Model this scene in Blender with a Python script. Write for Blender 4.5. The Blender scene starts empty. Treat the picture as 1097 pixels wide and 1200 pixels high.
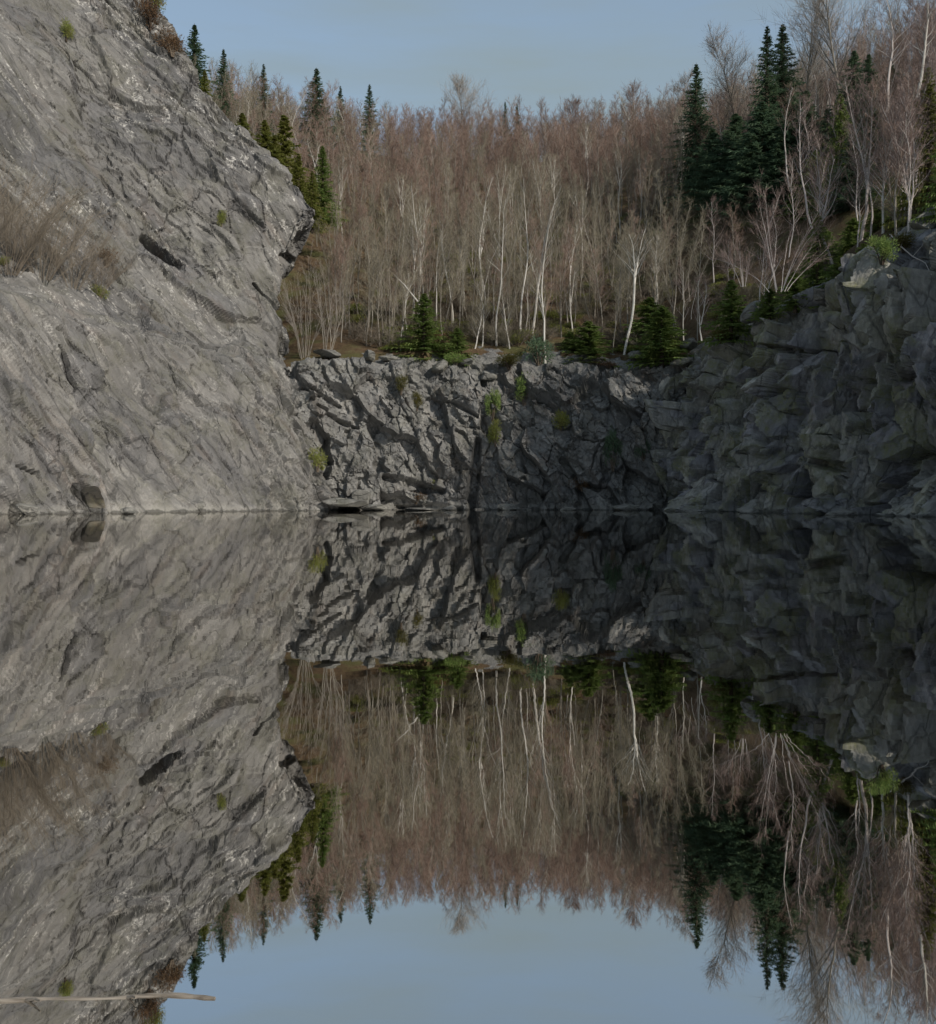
import bpy, math, random
import numpy as np
from mathutils import Vector, Matrix

scene = bpy.context.scene
COL = scene.collection
R = math.radians

# ------------------------------------------------------------------ camera
CAM_Z, F, HX, HY = 0.7, 1200.0, 548.5, 586.0
cam = bpy.data.cameras.new('camera')
cam.sensor_fit = 'AUTO'; cam.sensor_width = 36; cam.lens = 36.0
cam.shift_y = -14.0 / 1200.0
cam.clip_start = 0.05; cam.clip_end = 3000
cam_o = bpy.data.objects.new('camera', cam); COL.objects.link(cam_o)
cam_o.location = (0, 0, CAM_Z); cam_o.rotation_euler = (R(90), 0, 0)
scene.camera = cam_o

# ------------------------------------------------------------------ light
SUN_AZ, SUN_EL = 132.0, 30.0
world = bpy.data.worlds.new('World'); scene.world = world; world.use_nodes = True
wn, wl = world.node_tree.nodes, world.node_tree.links
sky = wn.new('ShaderNodeTexSky'); sky.sky_type = 'NISHITA'; sky.sun_disc = False
sky.sun_elevation = R(SUN_EL); sky.sun_rotation = R(SUN_AZ)
sky.altitude = 200; sky.air_density = 1.0; sky.dust_density = 1.6; sky.ozone_density = 1.3
bg = wn['Background']; bg.inputs[1].default_value = 0.15
# a veil of thin high cloud, by direction
tc = wn.new('ShaderNodeTexCoord'); mp = wn.new('ShaderNodeMapping')
mp.inputs['Scale'].default_value = (1.3, 1.3, 9.0); mp.inputs['Rotation'].default_value = (0.15, 0.1, 0)
cn = wn.new('ShaderNodeTexNoise'); cn.inputs['Scale'].default_value = 2.2; cn.inputs['Detail'].default_value = 6
cr = wn.new('ShaderNodeValToRGB'); cr.color_ramp.elements[0].position = .42; cr.color_ramp.elements[1].position = .8
cr.color_ramp.elements[0].color = (.52, .52, .52, 1); cr.color_ramp.elements[1].color = (.95, .95, .95, 1)
mx = wn.new('ShaderNodeMix'); mx.data_type = 'RGBA'; mx.inputs[7].default_value = (1.34, 1.64, 1.63, 1)
wl.new(tc.outputs['Generated'], mp.inputs[0]); wl.new(mp.outputs[0], cn.inputs[0]); wl.new(cn.outputs[0], cr.inputs[0])
wl.new(cr.outputs[0], mx.inputs[0]); wl.new(sky.outputs[0], mx.inputs[6]); wl.new(mx.outputs[2], bg.inputs[0])

sun = bpy.data.lights.new('sun', 'SUN'); sun.energy = 3.1; sun.angle = R(0.6); sun.color = (1.0, .93, .82)
sun_o = bpy.data.objects.new('sun', sun); COL.objects.link(sun_o)
sd = Vector((math.sin(R(SUN_AZ)) * math.cos(R(SUN_EL)), math.cos(R(SUN_AZ)) * math.cos(R(SUN_EL)), math.sin(R(SUN_EL))))
sun_o.rotation_euler = sd.to_track_quat('Z', 'Y').to_euler()
sun_o.location = (40, -40, 60)
vs = scene.view_settings
vs.view_transform = 'Standard'; vs.look = 'None'; vs.exposure = 0.5; vs.gamma = 1
scene.cycles.max_bounces = 6; scene.cycles.transparent_max_bounces = 8; scene.cycles.use_denoising = True

# ------------------------------------------------------------------ noise (numpy)
def _hash(ix, iy, iz, seed):
    h = (ix.astype(np.int64) * 374761393 + iy.astype(np.int64) * 668265263 + iz.astype(np.int64) * 2147483647 + seed * 1274126177) & 0xFFFFFFFF
    h = ((h ^ (h >> 13)) * 1274126177) & 0xFFFFFFFF
    h = ((h ^ (h >> 16)) * 2246822519) & 0xFFFFFFFF
    h = h ^ (h >> 15)
    return h
def _rnd(ix, iy, iz, seed):
    return _hash(ix, iy, iz, seed).astype(np.float64) / 4294967296.0
def vnoise(p, seed=0):
    i = np.floor(p).astype(np.int64); f = p - i
    f = f * f * f * (f * (f * 6 - 15) + 10)
    r = 0
    for dx in (0, 1):
        wx = f[..., 0] if dx else 1 - f[..., 0]
        for dy in (0, 1):
            wy = f[..., 1] if dy else 1 - f[..., 1]
            for dz in (0, 1):
                wz = f[..., 2] if dz else 1 - f[..., 2]
                r = r + wx * wy * wz * _rnd(i[..., 0] + dx, i[..., 1] + dy, i[..., 2] + dz, seed)
    return r * 2 - 1
def fbm(p, octv=4, seed=0, gain=.5):
    a, r, q = 1.0, 0, p
    for k in range(octv):
        r = r + a * vnoise(q, seed + k * 17); q = q * 2.03 + 7.3; a *= gain
    return r
def vor(p, seed=0):
    """the two nearest cells: F2-F1, and for each the offset to its centre and four random numbers of its own"""
    base = np.floor(p).astype(np.int64)
    f1 = np.full(p.shape[:-1], 1e9); f2 = f1.copy()
    c1 = np.zeros_like(p); k1 = np.zeros(p.shape, np.int64); c2 = c1.copy(); k2 = k1.copy()
    for dx in (-1, 0, 1):
        for dy in (-1, 0, 1):
            for dz in (-1, 0, 1):
                c = base + np.array([dx, dy, dz])
                q = c + np.stack([_rnd(c[..., 0], c[..., 1], c[..., 2], seed + s) for s in (1, 2, 3)], -1)
                d = np.sqrt(((p - q) ** 2).sum(-1))
                m = d < f1; m2 = (~m) & (d < f2)
                f2 = np.where(m, f1, np.where(m2, d, f2)); c2[m] = c1[m]; k2[m] = k1[m]; c2[m2] = q[m2]; k2[m2] = c[m2]
                f1 = np.where(m, d, f1); c1[m] = q[m]; k1[m] = c[m]
    rs = lambda k: [_rnd(k[..., 0], k[..., 1], k[..., 2], seed + 50 + s) for s in range(4)]
    return f2 - f1, p - c1, rs(k1), p - c2, rs(k2)
def ss(a, b, x):
    t = np.clip((x - a) / (b - a), 0, 1); return t * t * (3 - 2 * t)
def blocks(p, frame, sizes, amp, tilt, crack, seed, warp=.25, cw=.10):
    """jointed rock: each cell is a block with its own offset and its own tilted face"""
    q = np.stack([(p @ np.array(e)) / s for e, s in zip(frame, sizes)], -1)
    w = np.stack([fbm(q * 1.3, 3, seed + 31 + k * 7) for k in range(3)], -1)
    q = q + warp * w
    e, d, r, d2, r2 = vor(q, seed)
    pl = lambda d, r: (r[0] - .5) * 2 + ((r[1] - .5) * d[..., 0] + (r[2] - .5) * d[..., 1]) * 2 * tilt
    w = .5 + .5 * ss(0, cw, e)
    blocks.tone = w * r[3] + (1 - w) * r2[3]
    return amp * (w * pl(d, r) + (1 - w) * pl(d2, r2)) - crack * (1 - ss(0, cw, e)) * ss(.3, 1.0, r[0])

# ------------------------------------------------------------------ materials
class NT:
    def __init__(s, name):
        s.m = bpy.data.materials.new(name); s.m.use_nodes = True
        s.n, s.l = s.m.node_tree.nodes, s.m.node_tree.links
        s.p = s.n['Principled BSDF']
    def node(s, t, **kw):
        x = s.n.new(t)
        for k, v in kw.items():
            if isinstance(k, str) and hasattr(x, k): setattr(x, k, v)
        return x
    def link(s, a, b): s.l.new(a, b)
    def coords(s, rot=(0, 0, 0), sc=(1, 1, 1), kind='Object'):
        t = s.n.new('ShaderNodeTexCoord'); m = s.n.new('ShaderNodeMapping')
        m.inputs['Rotation'].default_value = rot; m.inputs['Scale'].default_value = sc
        s.link(t.outputs[kind], m.inputs[0]); return m.outputs[0]
    def axes(s, e1, e2, stretch):
        e1 = Vector(e1).normalized(); e3 = e1.cross(Vector(e2)).normalized(); e2 = e3.cross(e1)
        t = s.n.new('ShaderNodeTexCoord'); m = s.n.new('ShaderNodeMapping'); m.vector_type = 'TEXTURE'
        m.inputs['Rotation'].default_value = Matrix((e1, e2, e3)).transposed().to_euler(); m.inputs['Scale'].default_value = (stretch, 1, 1)
        s.link(t.outputs['Object'], m.inputs[0]); return m.outputs[0]
    def noise(s, co, scale, det=5, rough=.55, dist=0):
        x = s.n.new('ShaderNodeTexNoise'); x.inputs['Scale'].default_value = scale; x.inputs['Detail'].default_value = det
        x.inputs['Roughness'].default_value = rough; x.inputs['Distortion'].default_value = dist
        s.link(co, x.inputs['Vector']); return x.outputs[0]
    def ramp(s, fac, stops):
        x = s.n.new('ShaderNodeValToRGB'); r = x.color_ramp
        while len(r.elements) < len(stops): r.elements.new(.5)
        for e, (p, c) in zip(r.elements, stops):
            e.position = p; e.color = (c, c, c, 1) if not isinstance(c, tuple) else (*c, 1)
        s.link(fac, x.inputs[0]); return x.outputs[0]
    def mix(s, fac, a, b, mode='MIX'):
        x = s.n.new('ShaderNodeMix'); x.data_type = 'RGBA'; x.blend_type = mode
        for i, v in ((0, fac), (6, a), (7, b)):
            if isinstance(v, bpy.types.NodeSocket): s.link(v, x.inputs[i])
            else: x.inputs[i].default_value = v if i == 0 else (*v, 1)
        return x.outputs[2]
    def math(s, op, a, b=0.0):
        x = s.n.new('ShaderNodeMath'); x.operation = op
        for i, v in ((0, a), (1, b)):
            if isinstance(v, bpy.types.NodeSocket): s.link(v, x.inputs[i])
            else: x.inputs[i].default_value = v
        return x.outputs[0]
    def bump(s, h, strength, dist, prev=None):
        x = s.n.new('ShaderNodeBump'); x.inputs['Strength'].default_value = strength; x.inputs['Distance'].default_value = dist
        s.link(h, x.inputs['Height'])
        if prev is not None: s.link(prev, x.inputs['Normal'])
        return x.outputs[0]
    def done(s, col, rough=.8, normal=None, spec=.25):
        if isinstance(col, bpy.types.NodeSocket): s.link(col, s.p.inputs['Base Color'])
        else: s.p.inputs['Base Color'].default_value = (*col, 1)
        s.p.inputs['Roughness'].default_value = rough
        s.p.inputs['Specular IOR Level'].default_value = spec
        if normal is not None: s.link(normal, s.p.inputs['Normal'])
        return s.m

def rock_mat(name, dark, mid, light, rot, quartz, moss, rust, mosscol=(.075, .075, .03), qz=0.0, blk=None, gr=.6):
    t = NT(name)
    co = t.coords()
    st = t.axes(rot[0], rot[1], rot[2])
    big = t.noise(co, .16, 4, .5, .4)
    med = t.noise(st, .9, 8, .62, .6)
    fine = t.noise(st, 5.0, 8, .65, .3)
    c = t.ramp(med, [(.30, dark), (.5, mid), (.70, light)])
    c = t.mix(t.ramp(big, [(.35, 0.0), (.65, .5)]), c, tuple(x * .72 for x in mid))
    c = t.mix(t.ramp(fine, [(.3, .55), (.7, 0.0)]), c, dark)
    if blk:
        at = t.node('ShaderNodeAttribute'); at.attribute_name = 'block'
        c = t.mix(.8, c, t.ramp(at.outputs['Fac'], blk), 'MULTIPLY')
    # pale quartz veins and weathered flecks
    q1 = t.noise(st, 1.5, 6, .6, 1.0); q2 = t.noise(co, .13, 2)
    qm = t.math('MULTIPLY', t.ramp(q1, [(.52, 0.0), (.60, 1.0)]), t.ramp(q2, [(.38, 0.0), (.56, 1.0)]))
    qm = t.math('MULTIPLY', qm, t.ramp(t.noise(co, 6, 6, .7), [(.47, 0.0), (.58, 1.0)]))
    qm = t.math('MULTIPLY', qm, quartz)
    if qz:
        sx = t.node('ShaderNodeSeparateXYZ'); t.link(t.coords(), sx.inputs[0])
        mr = t.node('ShaderNodeMapRange'); mr.inputs[1].default_value = qz - 8; mr.inputs[2].default_value = qz + 6
        mr.inputs[3].default_value = .25; t.link(sx.outputs[2], mr.inputs[0])
        qm = t.math('MULTIPLY', qm, mr.outputs[0])
    c = t.mix(qm, c, (.46, .445, .42))
    # rust-brown seepage
    rm = t.math('MULTIPLY', t.ramp(t.noise(st, .55, 6, .65, .5), [(.56, 0.0), (.70, 1.0)]), rust)
    c = t.mix(rm, c, (.15, .095, .06))
    # moss and lichen
    mm = t.math('MULTIPLY', t.ramp(t.noise(co, .5, 7, .65, .4), [(.48, 0.0), (.60, 1.0)]), moss)
    mm = t.math('MULTIPLY', mm, t.ramp(t.noise(co, 5, 5, .7), [(.35, 0.2), (.6, 1.0)]))
    c = t.mix(mm, c, mosscol)
    # dark tide line just above the water
    vr = t.node('ShaderNodeTexVoronoi'); vr.feature = 'DISTANCE_TO_EDGE'; vr.inputs['Scale'].default_value = .42
    wv = t.node('ShaderNodeVectorMath'); wv.operation = 'ADD'; nz = t.node('ShaderNodeTexNoise'); nz.inputs['Scale'].default_value = 1.3; nz.inputs['Detail'].default_value = 4
    t.link(st, nz.inputs['Vector']); t.link(st, wv.inputs[0]); t.link(nz.outputs['Color'], wv.inputs[1]); t.link(wv.outputs[0], vr.inputs['Vector'])
    joint = t.ramp(vr.outputs['Distance'], [(0.0, 0.0), (.03, 1.0)])
    sz = t.node('ShaderNodeSeparateXYZ'); gp = t.node('ShaderNodeNewGeometry'); t.link(gp.outputs['Position'], sz.inputs[0])
    zz = t.math('ADD', sz.outputs[2], t.math('MULTIPLY', t.math('SUBTRACT', t.noise(gp.outputs['Position'], .8, 5, .65), .5), .9))
    c = t.mix(t.ramp(zz, [(.20, .22), (.55, 0.0)]), c, (.36, .35, .32))      # uneven pale band just above the waterline
    c = t.mix(t.ramp(zz, [(.04, .7), (.13, 0.0)]), c, (.03, .029, .026))    # wet dark band at the waterline
    c = t.mix(t.ramp(joint, [(0.0, .5), (1.0, 0.0)]), c, tuple(x * .5 for x in dark))
    n0 = t.bump(joint, .5, .10)
    n1 = t.bump(t.noise(st, 2.2, 9, .70, .5), gr, .22, n0)
    n2 = t.bump(t.noise(st, 9, 8, .72, .2), gr * .9, .06, n1)
    return t.done(c, .78, n2, .3)

M_SLAB = rock_mat('rock_slab', (.080, .079, .078), (.172, .168, .163), (.245, .239, .231), ((.30, .55, -.78), (.37, .69, .62), 4.5), .95, .26, .2, qz=14, blk=[(.3, (.62, .62, .65)), (.5, (.9, .88, .86)), (.8, (1.0, .99, .97))], gr=.42)
M_BACK = rock_mat('rock_blocks', (.075, .075, .074), (.205, .202, .197), (.30, .295, .285), ((.45, .05, -.9), (.9, .08, .4), 1.7), .35, .22, .25, blk=[(.15, (.55, .55, .57)), (.5, (.9, .89, .87)), (.85, (1.0, 1.0, 1.0))])
M_SHADE = rock_mat('rock_shaded', (.10, .101, .103), (.335, .333, .327), (.54, .53, .51), ((.11, -.44, .89), (.21, -.86, -.45), 3.5), .25, .75, .25, (.14, .145, .055), blk=[(.22, (.36, .36, .42)), (.36, (.74, .73, .82)), (.52, (.72, .71, .66)), (.62, (1.0, .99, .93)), (.8, (.70, .67, .52))])  # block tones paint the light and dark facet contrast into the rock colour
M_BOULD = rock_mat('rock_boulder', (.09, .088, .08), (.2, .195, .18), (.3, .29, .27), ((1, .3, .2), (0, 1, 0), 1.8), .3, .4, .2)
M_DARKB = rock_mat('rock_dark', (.012, .011, .009), (.03, .026, .02), (.07, .06, .045), ((1, .3, .2), (0, 1, 0), 1.8), 0, .3, .4)  # near-black colour stands for the shade of the hole around the boulder

def ground_mat():
    t = NT('leaf_litter'); co = t.coords()
    c = t.ramp(t.noise(co, 1.4, 8, .7), [(.3, (.055, .038, .024)), (.5, (.11, .075, .045)), (.7, (.17, .13, .085))])
    c = t.mix(t.ramp(t.noise(co, .35, 5, .6), [(.48, 0.0), (.64, .8)]), c, (.075, .085, .03))
    n = t.bump(t.noise(co, 7, 8, .75), .9, .25)
    return t.done(c, .95, n, .1)
M_GROUND = ground_mat()

def bark_mat(name, base, light, dark, patch=.5):
    t = NT(name)
    co = t.coords((0, 0, 0), (5, 5, 1.6))
    oi = t.node('ShaderNodeObjectInfo')
    c = t.mix(oi.outputs['Random'], base, light)
    c = t.mix(t.ramp(t.noise(co, 2.2, 6, .65), [(patch, 0.0), (patch + .12, .85)]), c, dark)
    return t.done(c, .75, None, .2)
M_WHITE = bark_mat('birch_bark', (.38, .36, .325), (.50, .475, .44), (.07, .06, .05), .58)
M_BRIGHT = bark_mat('bright_birch_bark', (.60, .575, .53), (.66, .64, .60), (.10, .09, .08), .64)
M_GREYB = bark_mat('grey_bark', (.15, .132, .11), (.26, .238, .205), (.08, .065, .05), .55)
M_DARKBARK = bark_mat('dark_bark', (.08, .06, .045), (.12, .095, .07), (.04, .03, .025), .5)
M_SILVER = bark_mat('silver_bark', (.38, .34, .32), (.46, .42, .40), (.14, .11, .1), .6)

def twig_mat(name, a, b):
    t = NT(name); oi = t.node('ShaderNodeObjectInfo')
    c = t.mix(oi.outputs['Random'], a, b)
    return t.done(c, .8, None, .15)
M_TAN = twig_mat('tan_twigs', (.14, .124, .09), (.255, .228, .17))
M_RED = twig_mat('red_twigs', (.155, .104, .084), (.25, .178, .145))
M_PINK = twig_mat('pink_twigs', (.165, .122, .11), (.265, .198, .178))
M_GREYT = twig_mat('grey_twigs', (.22, .19, .165), (.29, .26, .23))
M_BROWN = twig_mat('brown_twigs', (.135, .112, .088), (.175, .15, .12))

def leaf_mat(name, a, b, c3):
    t = NT(name); oi = t.node('ShaderNodeObjectInfo')
    c = t.mix(oi.outputs['Random'], a, b)
    c = t.mix(t.ramp(t.noise(t.coords(), 1.6, 4), [(.4, 0.0), (.65, .8)]), c, c3)
    m = t.done(c, .7, None, .2)
    tl = t.node('ShaderNodeBsdfTranslucent'); t.link(c, tl.inputs[0]); mxs = t.node('ShaderNodeMixShader'); mxs.inputs[0].default_value = .4
    t.link(t.p.outputs[0], mxs.inputs[1]); t.link(tl.outputs[0], mxs.inputs[2]); t.link(mxs.outputs[0], t.n['Material Output'].inputs['Surface'])
    return m
M_DSPRUCE = leaf_mat('dark_needles', (.075, .13, .085), (.10, .155, .092), (.125, .175, .095))
M_GSPRUCE = leaf_mat('green_needles', (.15, .225, .065), (.175, .245, .07), (.21, .25, .08))
M_YSPRUCE = leaf_mat('olive_needles', (.17, .20, .05), (.20, .22, .055), (.23, .22, .07))
M_MOSS = leaf_mat('moss_leaves', (.10, .095, .03), (.14, .12, .035), (.07, .075, .025))
M_DEAD = leaf_mat('dead_leaves', (.12, .07, .04), (.16, .10, .055), (.10, .075, .045))
M_GRASS = leaf_mat('dry_grass', (.17, .135, .08), (.21, .17, .1), (.13, .12, .06))

# ------------------------------------------------------------------ objects
def tag(o, label=None, cat=None, group=None, kind=None):
    if label: o['label'] = label
    if cat: o['category'] = cat
    if group: o['group'] = group
    if kind: o['kind'] = kind
    return o
def link_mesh(name, me, parent=None):
    o = bpy.data.objects.new(name, me); COL.objects.link(o)
    if parent: o.parent = parent
    return o
def empty(name, loc=(0, 0, 0), rz=0):
    o = bpy.data.objects.new(name, None); COL.objects.link(o); o.location = loc; o.rotation_euler = (0, 0, rz)
    o.empty_display_size = .3
    return o
class MB:
    def __init__(s): s.v, s.f = [], []
    def tube(s, pts, rad, n=5):
        b = len(s.v); pts = [Vector(p) for p in pts]
        for i, p in enumerate(pts):
            d = (pts[min(i + 1, len(pts) - 1)] - pts[max(i - 1, 0)])
            d = d.normalized() if d.length > 1e-9 else Vector((0, 0, 1))
            a = d.orthogonal().normalized(); c = d.cross(a)
            for k in range(n):
                t = 2 * math.pi * k / n
                s.v.append(p + (a * math.cos(t) + c * math.sin(t)) * rad[i])
        for i in range(len(pts) - 1):
            for k in range(n):
                k2 = (k + 1) % n
                s.f.append((b + i * n + k, b + i * n + k2, b + (i + 1) * n + k2, b + (i + 1) * n + k))
        e = b + (len(pts) - 1) * n
        s.f.append(tuple(e + k for k in range(n)))
    def spike(s, p, q, r):
        d = (q - p); a = d.orthogonal().normalized() * r; c = d.normalized().cross(a)
        b = len(s.v); s.v += [p + a, p - a * .5 + c * .87, p - a * .5 - c * .87, q]
        s.f += [(b, b + 1, b + 3), (b + 1, b + 2, b + 3), (b + 2, b, b + 3)]
    def tri(s, p, q, w):
        d = q - p; a = d.cross(w)
        if a.length < 1e-9: return
        a = a.normalized() * w.length; b = len(s.v); s.v += [p - a, p + a, q]; s.f.append((b, b + 1, b + 2))
    def mesh(s, name, mat):
        me = bpy.data.meshes.new(name); me.from_pydata([tuple(v) for v in s.v], [], s.f)
        me.materials.append(mat); me.update(); return me

def grid_mesh(name, P, mat, flat=True, tone=None):
    nu, nv = P.shape[:2]
    me = bpy.data.meshes.new(name)
    idx = np.arange(nu * nv).reshape(nu, nv)
    q = np.stack([idx[:-1, :-1], idx[1:, :-1], idx[1:, 1:], idx[:-1, 1:]], -1).reshape(-1, 4)
    me.vertices.add(nu * nv); me.vertices.foreach_set('co', P.reshape(-1).astype(np.float32))
    me.loops.add(q.size); me.loops.foreach_set('vertex_index', q.reshape(-1).astype(np.int32))
    me.polygons.add(len(q)); me.polygons.foreach_set('loop_start', (np.arange(len(q)) * 4).astype(np.int32))
    me.polygons.foreach_set('use_smooth', np.full(len(q), not flat))
    me.update(calc_edges=True); me.validate(); me.materials.append(mat)
    if tone is not None: me.attributes.new('block', 'FLOAT', 'POINT').data.foreach_set('value', tone.reshape(-1).astype(np.float32))
    return me

# ------------------------------------------------------------------ terrain
RY = [-60, 10, 29, 44.5, 58, 71, 75]
RX = [50, 32, 26.5, 22.7, 19.3, 16.6, 15.8]
RZ = [15, 15, 14.5, 13.7, 12.0, 10.9, 10.6]
def height(x, y):
    x = np.asarray(x, float); y = np.asarray(y, float)
    base = np.where(y < 75, np.interp(y, RY, RZ), 10.6 + .5 * np.clip(y - 75.5, 0, 90) - .25 * np.clip(y - 170, 0, 400))
    d = np.maximum(0, x - np.interp(y, RY, RX))
    base = base + 30 * np.tanh(.8 * d / 30) * (1 - .82 * ss(95, 150, y))
    l = np.maximum(0, -x - 8)
    base = base + 18 * np.tanh(.5 * l / 18) * ss(84, 112, y) * (1 - .75 * ss(118, 150, y))
    base = base - 3.0 * ss(12, 20, -x) * (1 - ss(78, 90, y))
    p = np.stack([x / 6, y / 6, np.zeros_like(x)], -1)
    return base + .55 * fbm(p, 3, 5)
def hz(x, y): return float(height(np.array([x]), np.array([y]))[0])
def pt(px, py, Y): return Vector(((px - HX) / F * Y, Y, CAM_Z + (HY - py) / F * Y))
def ground_hit(px, py, y0=50.0, y1=200.0):
    ys = np.arange(y0, y1, .1); xs = (px - HX) / F * ys; zs = CAM_Z + (HY - py) / F * ys
    m = np.where(height(xs, ys) > zs)[0]
    k = m[0] if len(m) else len(ys) - 1
    return float(xs[k]), float(ys[k])

BASIN = np.array([(50, -60), (32.6, 10), (27.2, 29), (23.4, 44.5), (20.0, 58), (17.3, 69), (16.4, 74), (13.5, 76.6), (9, 77.4), (5, 77.6), (0, 77.0),
                  (-4, 76.3), (-10, 75.6), (-14, 75.2), (-16, 73), (-23, 62), (-29, 53), (-40, 32), (-60, -60)], float)
def basin_sd(x, y):
    d = np.full(x.shape, 1e9); ins = np.zeros(x.shape, bool); n = len(BASIN)
    for i in range(n):
        a, b = BASIN[i], BASIN[(i + 1) % n]
        e = b - a; w = np.stack([x - a[0], y - a[1]], -1)
        t = np.clip((w @ e) / (e @ e), 0, 1)
        q = w - t[..., None] * e; d = np.minimum(d, (q ** 2).sum(-1))
        c1 = (a[1] <= y) != (b[1] <= y)
        xi = a[0] + (y - a[1]) / (b[1] - a[1] + 1e-12) * (b[0] - a[0])
        ins ^= c1 & (x < xi)
    d = np.sqrt(d); return np.where(ins, -d, d)
gx = np.concatenate([np.linspace(-420, -72, 40), np.arange(-70, 70, .5), np.linspace(72, 420, 40)])
gy = np.concatenate([np.linspace(-120, 28, 30), np.arange(30, 125, .5), np.linspace(126, 230, 70), np.linspace(240, 700, 30)])
X, Y = np.meshgrid(gx, gy, indexing='ij')
Z = height(X, Y); sdv = basin_sd(X, Y)
Z = np.where(sdv < 0, -5.0, Z)
hill = link_mesh('hillside', grid_mesh('hillside', np.stack([X, Y, Z], -1), M_GROUND, False))
tag(hill, 'steep hillside covered in brown leaf litter under the bare trees', None, None, 'structure')

# ------------------------------------------------------------------ cliffs
def loft(rows, nu, nv, ukeys=None, smooth=6):
    A = np.array(rows, float)                       # (rows, ctrl, 3)
    seg = np.linalg.norm(np.diff(A.mean(0), axis=0), axis=1); u = np.concatenate([[0], np.cumsum(seg)]); u /= u[-1]
    sg = np.linalg.norm(np.diff(A, axis=0), axis=2).mean(1); v = np.concatenate([[0], np.cumsum(sg)]); v /= v[-1]
    U = np.linspace(0, 1, nu); V = np.linspace(0, 1, nv)
    B = np.stack([[np.interp(U, u, A[r, :, k]) for k in range(3)] for r in range(len(rows))])   # rows,3,nu
    P = np.stack([[np.interp(V, v, B[:, k, i]) for k in range(3)] for i in range(nu)])           # nu,3,nv
    P = P.transpose(0, 2, 1).copy()
    for _ in range(smooth):
        P[1:-1] = (P[:-2] + 2 * P[1:-1] + P[2:]) / 4
        P[:, 1:-1] = (P[:, :-2] + 2 * P[:, 1:-1] + P[:, 2:]) / 4
    return P
def normals(P):
    du = np.gradient(P, axis=0); dv = np.gradient(P, axis=1)
    n = np.cross(du, dv); return n / (np.linalg.norm(n, axis=-1, keepdims=True) + 1e-9)
def proj(P):
    y = np.maximum(P[..., 1], 1); return HX + P[..., 0] / y * F, HY - (P[..., 2] - CAM_Z) / y * F
def carve(P, x0, y0, x1, y1, w, one_sided=0):
    """falloff 0..1 around a crack running between two places on the face; the far side can be cut sharp"""
    px, py = proj(P); ex, ey = x1 - x0, y1 - y0; L = math.hypot(ex, ey)
    n = (vnoise(np.stack([px / 9, py / 9, px * 0], -1), 77) * .6 + vnoise(np.stack([px / 25, py / 25, px * 0], -1), 78)) * w
    t = np.clip(((px - x0) * ex + (py - y0) * ey) / L ** 2, 0, 1)
    s = ((px - x0) * -ey + (py - y0) * ex) / L + n
    along = np.hypot(px - x0 - t * ex, py - y0 - t * ey)
    ww = w * (.35 + .65 * np.sin(np.pi * np.clip(t, .08, .92)))
    r = np.where((s < 0) == (one_sided < 0), along / ww, along / (ww * (.6 if one_sided else 1)))
    return 1 - ss(.35, 1.0, r)
def Rr(z, *xy): return [(x, y, z) for x, y in xy]

# --- the big sunlit slab on the left
def slab_row(z, pts4, curl=True):
    zs = z if isinstance(z, tuple) else (z,) * 4; r = [(x, y, w) for (x, y), w in zip(pts4, zs)]; x, y = pts4[-1]; z = zs[-1]
    return r + [(x - .9, y + 2.2, z), (x - 5, y + 9, z - .5)]
rows = [slab_row(-2.5, [(-27.29, 37.43), (-21.70, 48.60), (-16.2, 59.6), (-9.6, 70.2)]),
        slab_row(0, [(-27.84, 37.79), (-22.30, 49.00), (-16.8, 60), (-10.2, 70.6)]),
        slab_row(5, [(-29.00, 38.66), (-23.20, 50.00), (-17.7, 61), (-11.3, 71.6)]),
        slab_row((11.6, 11.6, 10.3, 9.6), [(-30.88, 39.95), (-25.00, 51.50), (-19.3, 62.6), (-12.7, 73)]),
        slab_row((13.2, 13.2, 12.0, 11.4), [(-34.30, 42.87), (-28.00, 54.00), (-21.2, 65.2), (-14.0, 75.4)]),
        slab_row((17, 17, 16.4, 16), [(-36.30, 45.08), (-30.00, 56.00), (-23.2, 67.6), (-14.5, 77.3)]),
        slab_row(19.5, [(-37.30, 46.08), (-31.00, 57.00), (-24.2, 69), (-13.3, 77.6)]),
        slab_row(23, [(-38.30, 47.25), (-32.00, 58.30), (-25.2, 70.5), (-11.2, 78)]),
        slab_row(27, [(-39.72, 48.83), (-33.50, 60.00), (-27, 72), (-15.5, 79)]),
        slab_row(32, [(-41.59, 50.37), (-35.50, 61.50), (-29, 73.4), (-20.6, 80)]),
        slab_row(41, [(-44.88, 53.66), (-39.00, 65.00), (-33.2, 76), (-26.0, 82)]),
        slab_row(48, [(-47.46, 56.24), (-42.00, 68.00), (-37, 78.5), (-29.5, 84)]),
        slab_row(50.5, [(-54.46, 65.08), (-49.00, 76.00), (-43, 86), (-33, 91)])]
P = loft(rows, 760, 680, smooth=11)
N = normals(P); s_ = np.sign((N[100, 200] * np.array([1, -1, .3])).sum()); N = N * s_
t_ = np.array([.48, .88, 0]); up = np.array([0, 0, 1.0])
e1 = .62 * t_ - .78 * up; e2 = .78 * t_ + .62 * up; e3 = np.array([.88, -.48, 0])
low = 1 - ss(9, 13, P[..., 2])
frac = ss(-.25, .45, fbm(P / 6.5, 3, 303))
D = blocks(P, (e1, e2, e3), (9, 3.9, 5), .32, 1.5, .18, 3, .10, .055); tone = .55 * blocks.tone
D += (.3 + .9 * frac) * blocks(P, (e1, e2, e3), (3.6, 1.7, 2.5), .12, 1.3, .18, 11, .2, .075); tone = tone + .30 * blocks.tone
D += (.25 + 1.3 * frac) * blocks(P, (e1, e2, e3), (1.5, .55, 1.0), .07, 1.3, .07, 23, .2, .06); tone = tone + .15 * blocks.tone
pe = np.stack([(P @ e1) / 3, (P @ e2) / .5, (P @ e3) / .8], -1)
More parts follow.
